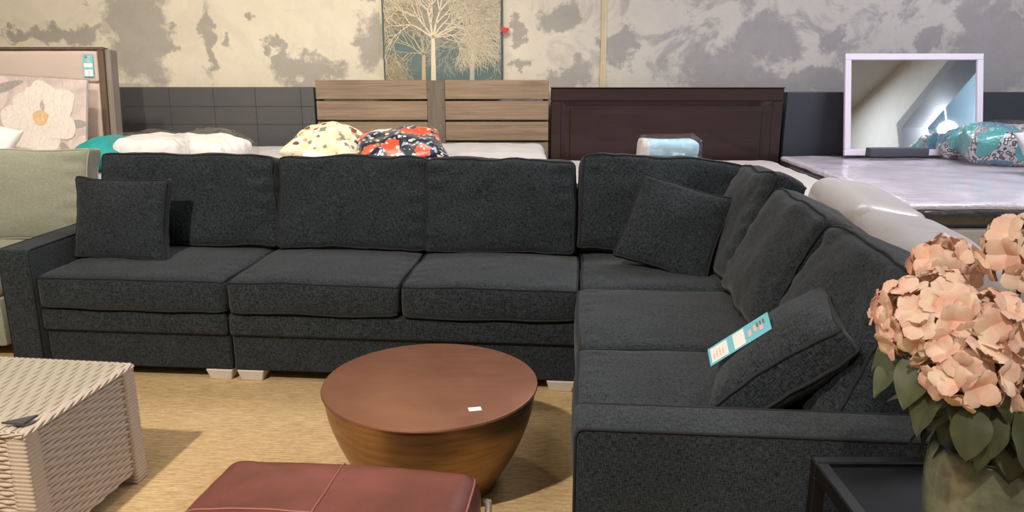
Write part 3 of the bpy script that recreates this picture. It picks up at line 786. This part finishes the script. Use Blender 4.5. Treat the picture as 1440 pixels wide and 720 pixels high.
hydrangea((.655, 1.05, .985), .050, 'peach hydrangea head hanging lowest in front of the leaves', 4, [((.635, 1.07, .955), 100, -50, .085), ((.65, 1.02, .94), 160, -60, .075), ((.67, 1.03, .92), 200, -65, .08)])
hydrangea((.750, 1.05, .965), .045, 'peach hydrangea head at the right edge above the vase rim', 5, [((.72, 1.02, .94), 190, -55, .085), ((.75, 1.03, .93), 215, -45, .085), ((.70, 1.08, .93), 130, -50, .08)])
hydrangea((.722, 1.26, 1.080), .042, 'peach hydrangea head half hidden at the back of the bunch', 6, [((.66, 1.22, .97), 80, -30, .08), ((.72, 1.3, 1.0), 20, -20, .08)])

# ================================================================== PALE SAGE SOFA AT THE LEFT EDGE
G = empty('sage_sofa', (-3.38, 3.98, 0), 0); tag(G, 'pale sage velvet sofa with piped back cushions beside the dark left arm', 'sofa')
obj('base', mkbox((-.75, -.42, .06), (.94, .34, .30), .02), 'sage', G, smooth='auto')
obj('back_frame', mkbox((-.75, .345, .06), (.98, .47, .80), .04), 'sage', G, smooth='auto')
for (x0, x1, sd) in ((-.74, .09, 40), (.10, .93, 41)):
    c = Cush(x1-x0, .74, .16, .035, .02, .008, .004, sd); o = obj('seat_cushion', c.mesh(20, 5), 'sage', G, T((x0+x1)/2, -.05, .375)); obj('piping', c.pipe(1), 'sagepipe', o)
c = Cush(1.00, .49, .12, .02, .05, -.012, .007, 42, 0, .0, .02); o = obj('back_cushion', c.mesh(28, 7), 'sage', G, T(.60, .175, .465)@Rz(3)@Rx(80)@Rz(-1)@T(0, .235, 0))
obj('piping', c.pipe(1), 'sagepipe', o); obj('piping', c.pipe(-1), 'sagepipe', o)
for (x, y) in ((-.68, -.36), (.73, -.36), (-.68, .3), (.73, .3)): obj('foot', mkbox((x-.03, y-.03, 0), (x+.03, y+.03, .062)), 'black', G, smooth=False)

# ================================================================== BEDS AND HEADBOARDS
HB = 6.30
def bed(x0, x1, y0, y1, z, label, matname, side=None, zb=.30, basemat='greyleather', border=0):
    b = empty('bed_base', ((x0+x1)/2, (y0+y1)/2, 0)); w, d = (x1-x0)/2, (y1-y0)/2
    zb = z-.27 if zb is None else zb
    tag(b, label[0], 'bed')
    obj('platform', mkbox((-w, -d, .08), (w, d, zb), .015), basemat, b, smooth='auto')
    for (x, y) in ((-1, -1), (1, -1), (-1, 1), (1, 1)):
        cx, cy = x*(w-.1), y*(d-.1); obj('leg', mkbox((cx-.03, cy-.03, 0), (cx+.03, cy+.03, .09)), 'black', b, smooth=False)
    m = empty('mattress', ((x0+x1)/2, (y0+y1)/2, zb)); tag(m, label[1], 'mattress')
    h = z-zb
    if border:
        c = Cush(2*w-.02, 2*d-.02, h-.02, .05, .0, 0, .004, x0); obj('mattress_border', c.mesh(30, 6), side, m, T(0, 0, h/2-.008))
        c = Cush(2*w-.04, 2*d-.04, .045, .022, .014, .0, .003, x0+3); obj('mattress_top', c.mesh(60, 4), matname, m, T(0, 0, h-.030))
    else:
        c = Cush(2*w-.02, 2*d-.02, h-.012, .06, .012, 0, .006, x0); obj('mattress_body', c.mesh(50, 6), matname, m, T(0, 0, h/2-.004))
    return m
bed(-2.72, -1.60, 4.50, 6.2, .75, ('charcoal bed base under the charcoal panelled headboard', 'light grey mattress below the charcoal headboard, carrying white packed bedding'), 'mat_grey', zb=.42)
bed(-1.53, .26, 4.42, 6.2, .775, ('dark bed base under the slatted oak headboard', 'off-white mattress below the slatted oak headboard'), 'mat_grey', zb=.45)
bed(.33, 2.08, 4.40, 6.2, .64, ('dark bed base under the mahogany headboard', 'quilted cream mattress below the mahogany headboard'), 'mat_quilt', zb=.34)
bed(2.11, 4.25, 4.10, 6.24, .665, ('white leather platform bed base on the right', 'plastic-covered mattress with a black side border on the right'), 'lilac', 'blackside', zb=.52, basemat='whiteleather', border=1)
# loose plastic sheet over the right mattress
def sheet():
    def f(a, b):
        x = 2.30+a*1.85; y = 4.12+b*1.70
        return Vector((x, y, .690+.012*noise.noise(Vector((x*5, y*5, 2)))+.007*noise.noise(Vector((x*14+2*noise.noise(Vector((x*4, y*4, 0))), y*14, 5)))))
    return gridmesh(f, 110, 100)
o = obj('plastic_sheet', sheet(), 'film'); tag(o, 'crinkled clear plastic sheet lying over the right mattress', 'plastic sheet')

# charcoal headboard
hb = empty('headboard', (-2.33, HB+.05, 0)); tag(hb, 'charcoal upholstered headboard with stitched square panels', 'headboard')
bm = mkbox((-1.0, -.045, .1), (.765, .05, 1.187), .012); obj('panel', bm, 'greyleather', hb, smooth='auto')
bm = bmesh.new()
for x in (-.38, -.03, .30, .66): box(bm, (x-.003, -.0465, .3), (x+.003, -.044, 1.18))
for z in (.60, .90, 1.04): box(bm, (-.74, -.0465, z-.003), (.755, -.044, z+.003))
obj('stitching', bm, 'stitch', hb, smooth=False)
# oak slat headboard
hb = empty('headboard', (-.635, HB+.04, 0)); tag(hb, 'weathered oak headboard with horizontal slats and a flat centre post', 'headboard')
for (x0, x1) in ((-.915, -.035), (.105, .925)):
    for k in range(6):
        z1 = 1.243-k*.163; obj('slat', mkbox((x0, -.04, z1-.147), (x1, .0, z1), .004, 1), 'oak', hb, smooth=False)
obj('centre_post', mkbox((-.034, -.042, .05), (.104, .012, 1.240), .003, 1), 'oakpost', hb, smooth=False)
for x in (-.90, .895): obj('post', mkbox((x-.014, .001, .0), (x+.028, .05, 1.235), .003, 1), 'oakpost', hb, smooth=False)
bm = bmesh.new()
for z in (.75, .88, 1.03, 1.17):
    for x in (-.022, .090): box(bm, (x-.004, -.044, z-.004), (x+.004, -.041, z+.004), .001, 1)
obj('bolts', bm, 'stitch', hb, smooth=False)
# mahogany headboard
hb = empty('headboard', (1.235, HB+.03, 0)); tag(hb, 'dark mahogany headboard with a recessed framed panel', 'headboard')
w = .925; ztop = 1.178
bm = bmesh.new()
for (a, b) in (((-w, 0, ztop-.10), (w, .05, ztop)), ((-w, 0, .1), (-w+.085, .05, ztop-.10)), ((w-.085, 0, .1), (w, .05, ztop-.10)), ((-w+.085, 0, .1), (w-.085, .05, .4))): box(bm, a, b, .006, 1)
obj('frame', bm, 'mahog', hb, smooth=False)
bm = bmesh.new()
ins = [(-w+.085, ztop-.10), (w-.085, ztop-.10), (w-.085, .4), (-w+.085, .4)]
ins2 = [(-w+.125, ztop-.14), (w-.125, ztop-.14), (w-.125, .44), (-w+.125, .44)]
A_ = [bm.verts.new((x, .004, z)) for x, z in ins]; B_ = [bm.verts.new((x, .026, z)) for x, z in ins2]
for i in range(4): bm.faces.new((A_[i], A_[(i+1) % 4], B_[(i+1) % 4], B_[i]))
obj('moulding', bm, 'mahog', hb, smooth=False)
bm = mkbox((-w+.12, .026, .43), (w-.12, .045, ztop-.135)); box(bm, (-w+.155, .016, .46), (w-.155, .027, ztop-.165), .005, 1); obj('inset_panel', bm, 'mahog', hb, smooth=False)
obj('top_cap', mkbox((-w-.006, -.006, ztop), (w+.006, .056, ztop+.008), .003, 1), 'mahog', hb, smooth=False)
# navy headboard
hb = empty('headboard', (3.22, HB+.06, 0)); tag(hb, 'dark navy upholstered headboard behind the white mirror', 'headboard')
obj('panel', mkbox((-1.04, -.04, .1), (1.25, .05, 1.148), .012), 'navyleather', hb, smooth='auto')
for x in (-.9, 1.1): obj('leg', mkbox((x-.04, -.03, 0), (x+.04, .04, .11)), 'black', hb, smooth=False)
# beige headboard, leaning back a little
BB = empty('headboard', (-3.445, 5.50, 0), rot=(R(-5.5), 0, 0)); tag(BB, 'beige upholstered headboard with brown frame and grey side wing on the left', 'headboard')
obj('top_rail', mkbox((-.80, -.02, 1.472), (.60, .06, 1.492), .003, 1), 'bronze', BB, smooth=False)
obj('side_post', mkbox((.560, -.02, .0), (.600, .06, 1.472), .003, 1), 'bronze', BB, smooth=False)
obj('side_wing', mkbox((.601, .0, .0), (.640, .10, 1.478), .004, 1), 'greywood', BB, smooth=False)
for (z0, z1, nm) in ((1.25, 1.468, 1), (.85, 1.245, 2), (.45, .845, 3)):
    c = Cush(1.355, z1-z0, .07, .02, .012, .0, .002, nm); obj('upholstered_panel', c.mesh(24, 4), 'beige', BB, T(-.12, .012, (z0+z1)/2)@Rx(90))
price_tag('small cyan price card pinned to the corner of the beige headboard', BB.matrix_basis@T(.50, -.035, 1.365)@Rz(0)@Rx(90)@Rz(90)@T(0, 0, 0), .155, .07)
bl = empty('bed_base', (-3.75, 4.97, 0)); tag(bl, 'beige bed base under the beige headboard at the left edge', 'bed')
obj('platform', mkbox((-.9, -.5, .08), (.90, .5, .35), .02), 'beige', bl, smooth='auto')
for (x, y) in ((-.8, -.4), (.8, -.4), (-.8, .4), (.8, .4)): obj('leg', mkbox((x-.03, y-.03, 0), (x+.03, y+.03, .09)), 'black', bl, smooth=False)
mt = empty('mattress', (-3.75, 4.97, .35)); tag(mt, 'white mattress behind the sage sofa at the left edge', 'mattress')
c = Cush(1.80, 1.0, .34, .06, .015, 0, .005, 3); obj('mattress_body', c.mesh(30, 6), 'mat_grey', mt, T(0, 0, .172))

# floral canvas leaning on the beige headboard
FC = empty('flower_canvas', (-3.29, 5.28, .70), rot=(R(-10), R(3.0), 0)); tag(FC, 'canvas print of a big white flower on blush, leaning on the beige headboard', 'picture')
obj('canvas', mkbox((-.55, 0, 0), (.40, .03, .60), .003, 1), 'blush', FC, smooth=False)
def disc(name, cx, cz, rx, rz, ang, mat, y, par, n=28, wob=.06, seed=0):
    bm = bmesh.new(); vs = []
    for i in range(n):
        a = 2*math.pi*i/n; r = 1+wob*math.sin(a*3+seed)+wob*.6*math.sin(a*5+seed*2)
        x, z = rx*r*math.cos(a), rz*r*math.sin(a); ca, sa = math.cos(R(ang)), math.sin(R(ang))
        vs.append(bm.verts.new((cx+x*ca-z*sa, y, cz+x*sa+z*ca)))
    f = bm.faces.new(vs); e = bmesh.ops.extrude_face_region(bm, geom=[f]); bmesh.ops.translate(bm, verts=[v for v in e['geom'] if isinstance(v, bmesh.types.BMVert)], vec=(0, -.0012, 0))
    return obj(name, bm, mat, par, smooth=False)
fx, fz = .10, .335; i = 0
for (ang, d, rl, rw) in ((88, .13, .115, .10), (38, .145, .12, .10), (-20, .13, .115, .10), (-82, .15, .13, .105), (-122, .15, .12, .08), (182, .15, .125, .085), (140, .12, .10, .085), (114, .11, .10, .06)):
    disc('painted_petal', fx+d*math.cos(R(ang)), fz+d*math.sin(R(ang)), rl, rw, ang, 'petalwhite', -.0022-.0011*(i % 3), FC, seed=i); i += 1
disc('painted_flower_centre', fx, fz, .052, .05, 0, 'petalcore', -.0062, FC)
for (x, z, a, rl, rw) in ((.10, .07, 50, .11, .030), (.27, .12, -60, .07, .026), (.33, .30, 10, .08, .028), (-.16, .52, 20, .14, .03), (-.25, .15, 35, .12, .035)): disc('painted_leaf', x, z, rl, rw, a, 'greyleaf', -.0002, FC, seed=a)
c = Cush(.97, .62, .045, .01, .002, 0, .003, 9); obj('plastic_wrap', c.mesh(30, 3), 'film', FC, T(-.075, .014, .30)@Rx(90))

# tree painting on the wall
TP = empty('tree_painting', (-.552, YB-.045, 1.10), rot=(R(-.3), 0, 0)); tag(TP, 'tall teal canvas of three bare cream trees hanging on the plaster wall', 'picture')
PWd, PHt = .473, 1.15
obj('canvas', mkbox((-PWd, 0, 0), (PWd, .035, PHt), .002, 1), 'canvas_teal', TP, smooth=False)
bm = bmesh.new(); box(bm, (-PWd-.003, -.001, 0), (-PWd+.003, .036, PHt)); box(bm, (PWd-.004, -.001, 0), (PWd+.004, .036, PHt)); obj('canvas_edge', bm, 'canvas_edge', TP, smooth=False)
def ptree(x0, z0, z1, wid, mat, seed, y, spread, tilt=0, big=()):
    rnd = random.Random(seed); bm = bmesh.new()
    def seg(a, b, wa, wb):
        d = b-a
        if d.length < 1e-5: return
        n = Vector((-d.z, 0, d.x)).normalized()
        vs = [bm.verts.new(p) for p in (a-n*wa, a+n*wa, b+n*wb, b-n*wb)]; bm.faces.new(vs)
    def inside(p): return abs(p.x) < PWd-.008 and .01 < p.z < PHt-.01
    def branch(p, ang, ln, w, dep, curl):
        k = 4
        for s in range(k):
            q = p+Vector((math.cos(ang), 0, math.sin(ang)))*ln/k; q.y = y
            if not inside(q): return
            seg(p, q, w*(1-.3*s/k), w*(1-.3*(s+1)/k)); p = q; ang += curl+rnd.uniform(-.10, .10)
            if dep > 0 and s >= 1 and rnd.random() < .80: 
                branch(p.copy(), ang+rnd.choice((-1, 1))*rnd.uniform(.35, .9), ln*rnd.uniform(.7, .95), max(w*.6, .0011), dep-1, rnd.uniform(-.1, .1))
        if dep > 0:
            for sg in (-1, 1): branch(p.copy(), ang+sg*rnd.uniform(.25, .6), ln*rnd.uniform(.72, .95), max(w*.62, .0011), dep-1, rnd.uniform(-.08, .08))
    # trunk
    p = Vector((x0, y, .02)); 
    top = Vector((x0+tilt, y, z0)); seg(p, top, wid*1.15, wid*.75)
    for (ang, ln, w, curl) in big: branch(top.copy(), R(ang), ln*1.25, wid*w*.75, 4, curl)
    return obj('painted_tree', bm, mat, TP, smooth=False)
u = 1/172.5
def wz(py): return 1.45-(py-80)/172.5-1.10
ptree((597-720)*u+.552-.0, wz(82), 0, .017, 'twig_tan', 3, -.0015, 1, .008, ((60, .10, .5, .03), (120, .11, .5, .03), (150, .12, .4, -.06), (95, .14, .6, 0), (165, .10, .3, .1), (30, .12, .35, -.08)))
ptree((611-720)*u+.552, wz(60), 0, .019, 'twig_cream', 8, -.0028, 1, .004, ((100, .17, .6, .0), (76, .17, .6, .0), (35, .16, .45, -.05), (20, .15, .35, .0), (145, .16, .4, .06), (125, .16, .4, .0), (58, .15, .4, .0), (10, .12, .3, -.05)))
ptree((664-720)*u+.552, wz(72), 0, .019, 'twig_grey', 15, -.0020, 1, .010, ((82, .18, .6, .0), (105, .13, .45, .05), (60, .13, .4, .0), (35, .13, .35, -.06), (140, .13, .4, -.03), (15, .11, .3, -.08), (165, .10, .3, -.1)))
bm = bmesh.new(); vs = []
for i in range(24):
    a = 2*math.pi*i/24; vs.append(bm.verts.new((.0021*16*math.sin(a)**3, 0, .0021*(13*math.cos(a)-5*math.cos(2*a)-2*math.cos(3*a)-math.cos(4*a)))))
f = bm.faces.new(vs); e = bmesh.ops.extrude_face_region(bm, geom=[f]); bmesh.ops.translate(bm, verts=[v for v in e['geom'] if isinstance(v, bmesh.types.BMVert)], vec=(0, -.01, 0))
rt = obj('red_tag', bm, 'red', smooth=False); rt.location = (-.056, YB-.05, 1.625); rt.rotation_euler = (0, R(15), R(-10)); tag(rt, 'small red heart-shaped tag at the right edge of the tree painting', 'tag')

# mirror
MA = 13
mi = empty('mirror', (3.073, 5.99, .690), rot=(R(-MA), 0, 0)); tag(mi, 'white framed mirror standing on the right mattress against the navy headboard', 'mirror')
mw, mh, fw = .528, .775, .047
bm = bmesh.new()
for (a, b) in (((-mw, 0, 0), (mw, .03, fw)), ((-mw, 0, mh-fw), (mw, .03, mh)), ((-mw, 0, fw), (-mw+fw, .03, mh-fw)), ((mw-fw, 0, fw), (mw, .03, mh-fw))): box(bm, a, b, .003, 1)
obj('frame', bm, 'whiteframe', mi, smooth=False)
obj('mirror_glass', mkbox((-mw+fw-.003, .012, fw-.003), (mw-fw+.003, .02, mh-fw+.003)), 'mirror', mi, smooth=False)
o = obj('foam_block', mkbox((-.225, -.04, 0), (.225, .04, .062), .006), 'darkbar', smooth='auto'); o.location = (2.885, 5.87, .700); o.rotation_euler = (0, 0, R(3)); tag(o, 'slate grey foam block lying against the foot of the mirror', 'foam block')

# ================================================================== BEDDING ON THE MATTRESSES
def softpack(name, label, cat, m, W, Dd, Tt, mat, seed, wrap=True, n=26, wr=.02, crown=.03, r=.05, group=None):
    e = empty(name, (0, 0, 0)); e.matrix_world = m; tag(e, label, cat, group)
    c = Cush(W, Dd, Tt, r, crown, .01, wr, seed); obj('fabric_body', c.mesh(n, 8), mat, e)
    if wrap:
        c2 = Cush(W+.05, Dd+.04, Tt+.03, r+.01, crown+.006, .01, wr*1.3, seed+.2); obj('plastic_wrap', c2.mesh(n+10, 8), 'film', e)
    return e
def kpillow(name, label, m, W, Dd, Tt, mat, seed, wr=.008, wrap=False, cat='pillow', group=None, pipe=None):
    e = empty(name, (0, 0, 0)); e.matrix_world = m; tag(e, label, cat, group)
    bm, path = pillow_mesh(W, Dd, Tt, .05, seed, wr); obj('pillow_body', bm, mat, e)
    if pipe: obj('piping', mktube(path, .004, 6, True), pipe, e)
    if wrap:
        bm, _ = pillow_mesh(W*1.05, Dd*1.05, Tt*1.12, .03, seed, wr*1.6); obj('plastic_wrap', bm, 'film', e)
    return e
softpack('pillow_pack', 'white pillow in clear plastic, the left half of the white bedding pair', 'pillow', T(-2.23, 4.92, .845)@Rz(6)@Ry(3), .40, .50, .15, 'white', 51, wr=.014)
softpack('pillow_pack', 'white pillow in crumpled clear plastic, the right half of the white bedding pair', 'pillow', T(-1.97, 5.12, .835)@Rz(-14)@Ry(7), .40, .40, .12, 'white', 52, wr=.018)
kpillow('throw_pillow', 'teal velvet throw pillow between the beige headboard and the white bedding', T(-2.50, 4.76, .855)@Rz(10)@Rx(12)@Ry(-8), .34, .34, .17, 'teal', 53, cat='pillow')
kpillow('throw_pillow', 'cream pillow printed with small flowers below the charcoal headboard', T(-1.13, 4.85, .87)@Rz(-12)@Rx(14)@Ry(12), .46, .44, .26, 'floral', 54, .022)
kpillow('throw_pillow', 'navy and orange print pillow in clear plastic beside the flowered cream pillow', T(-.69, 4.80, .865)@Rz(14)@Rx(18)@Ry(-9), .56, .44, .22, 'navyprint', 55, .018)
kpillow('throw_pillow', 'plain cream pillow peeking out behind the navy and orange pillow', T(-.74, 5.25, .86)@Rz(20)@Rx(18), .44, .36, .15, 'white', 56, .01)
o = obj('paper_card', mkbox((-.07, -.001, 0), (.07, .001, .075)), 'tag_white', smooth=False); o.matrix_world = T(-1.16, 4.55, .815)@Rx(-35)@Ry(8); tag(o, 'white card lying in front of the flowered cream pillow', 'card')
o = obj('paper_card', mkbox((-.05, -.001, 0), (.05, .001, .04)), 'tag_white', smooth=False); o.matrix_world = T(-.86, 4.55, .80)@Rx(-35)@Ry(-14); tag(o, 'small white card in front of the navy and orange pillow', 'card')
# folded blue bedding pack
e = empty('bedding_pack', (.985, 4.93, .655), -4); tag(e, 'pale blue folded bedding in a clear zip bag below the mahogany headboard', 'bedding')
for k in range(3):
    c = Cush(.33, .30, .082, .022, .004, .003, .004, 60+k); obj('folded_layer', c.mesh(18, 5), 'bluepack', e, T(0, 0, .05+k*.083))
c = Cush(.355, .33, .275, .012, .006, .003, .007, 64); obj('clear_bag', c.mesh(26, 8), 'film', e, T(0, 0, .142))
c = Cush(.06, .31, .25, .02, .004, .0, .008, 66); obj('label_insert', c.mesh(10, 6), 'mat_grey', e, T(-.155, 0, .135))
# leopard print packs by the mirror
softpack('bedding_pack', 'teal and leopard print bedding in glossy plastic at the right edge', 'bedding', T(3.56, 5.62, .81)@Rz(-10)@Rx(14), .58, .34, .20, 'leopard', 71, wr=.012)
softpack('bedding_pack', 'leopard print bedding in plastic on the right mattress, against the mirror', 'bedding', T(3.42, 5.93, .79)@Rz(12)@Rx(20), .34, .14, .17, 'leopard', 72, wr=.012)
kpillow('throw_pillow', 'grey plush pillow at the right edge in front of the leopard bedding', T(3.50, 5.05, .82)@Rx(55)@Rz(8), .42, .36, .12, 'mat_grey', 73)
kpillow('throw_pillow', 'white pillow in front of the flower canvas at the left edge', T(-3.33, 4.86, .86)@Rx(48)@Rz(-12), .46, .40, .18, 'white', 74)

# ================================================================== WHITE LEATHER SOFA BEHIND THE RIGHT RUN
WSo = empty('white_sofa', (1.60, 3.12, 0), -10); tag(WSo, 'white leather sofa seen over the backs of the dark right run', 'sofa')
obj('base', mkbox((-.20, -.85, .06), (.44, .98, .38), .03), 'whiteleather', WSo, smooth='auto')
obj('back_frame', mkbox((-.20, -.85, .38), (.03, .98, .64), .05, 4), 'whiteleather', WSo, smooth='auto')
for (y0, y1, sd) in ((-.87, .02, 81), (.04, .93, 82)):
    c = Cush(.36, y1-y0, .20, .09, .02, .02, .005, sd); m = T(-.04, (y0+y1)/2, .70)@Ry(10)
    o = obj('head_pad', c.mesh(24, 8), 'whiteleather', WSo, m); obj('seam', mktube([c.pt((1, -1+i/12, -.2)) for i in range(25)], .003, 6), 'mat_grey', o)
    c = Cush(.46, y1-y0, .14, .05, .02, .01, .004, sd+4); obj('seat_cushion', c.mesh(18, 5), 'whiteleather', WSo, T(.20, (y0+y1)/2, .45))
for (x, y) in ((-.15, -.78), (.38, -.78), (-.15, .9), (.38, .9)): obj('foot', mkbox((x-.03, y-.03, 0), (x+.03, y+.03, .062)), 'black', WSo, smooth=False)

# things the mirror shows: ceiling duct loops and a bright globe lamp
d = empty('vent_duct', (5.2, -.05, 2.2)); tag(d, 'grey curved vent duct on the right wall, seen in the mirror', 'duct')
obj('duct_pipe', mktube([(0, -.12, 0), (0, -.12, .35), (0, -.08, .46), (0, 0, .5), (0, .08, .46), (0, .12, .35), (0, .12, 0)], .05, 16), 'duct', d)
for y in (-.12, .12): obj('wall_bracket', mkbox((-.02, y-.06, .1), (.3, y+.06, .13)), 'duct', d, smooth=False)
gl = empty('globe_lamp', (6.05, 1.43, 2.64)); tag(gl, 'bright round lamp seen in the mirror in the pale blue recess', 'lamp')
bm = bmesh.new(); bmesh.ops.create_uvsphere(bm, u_segments=24, v_segments=16, radius=.11); obj('globe', bm, 'lamp', gl)
obj('lamp_cord', mktube([(0, 0, .10), (0, 0, .96)], .008), 'metal', gl)
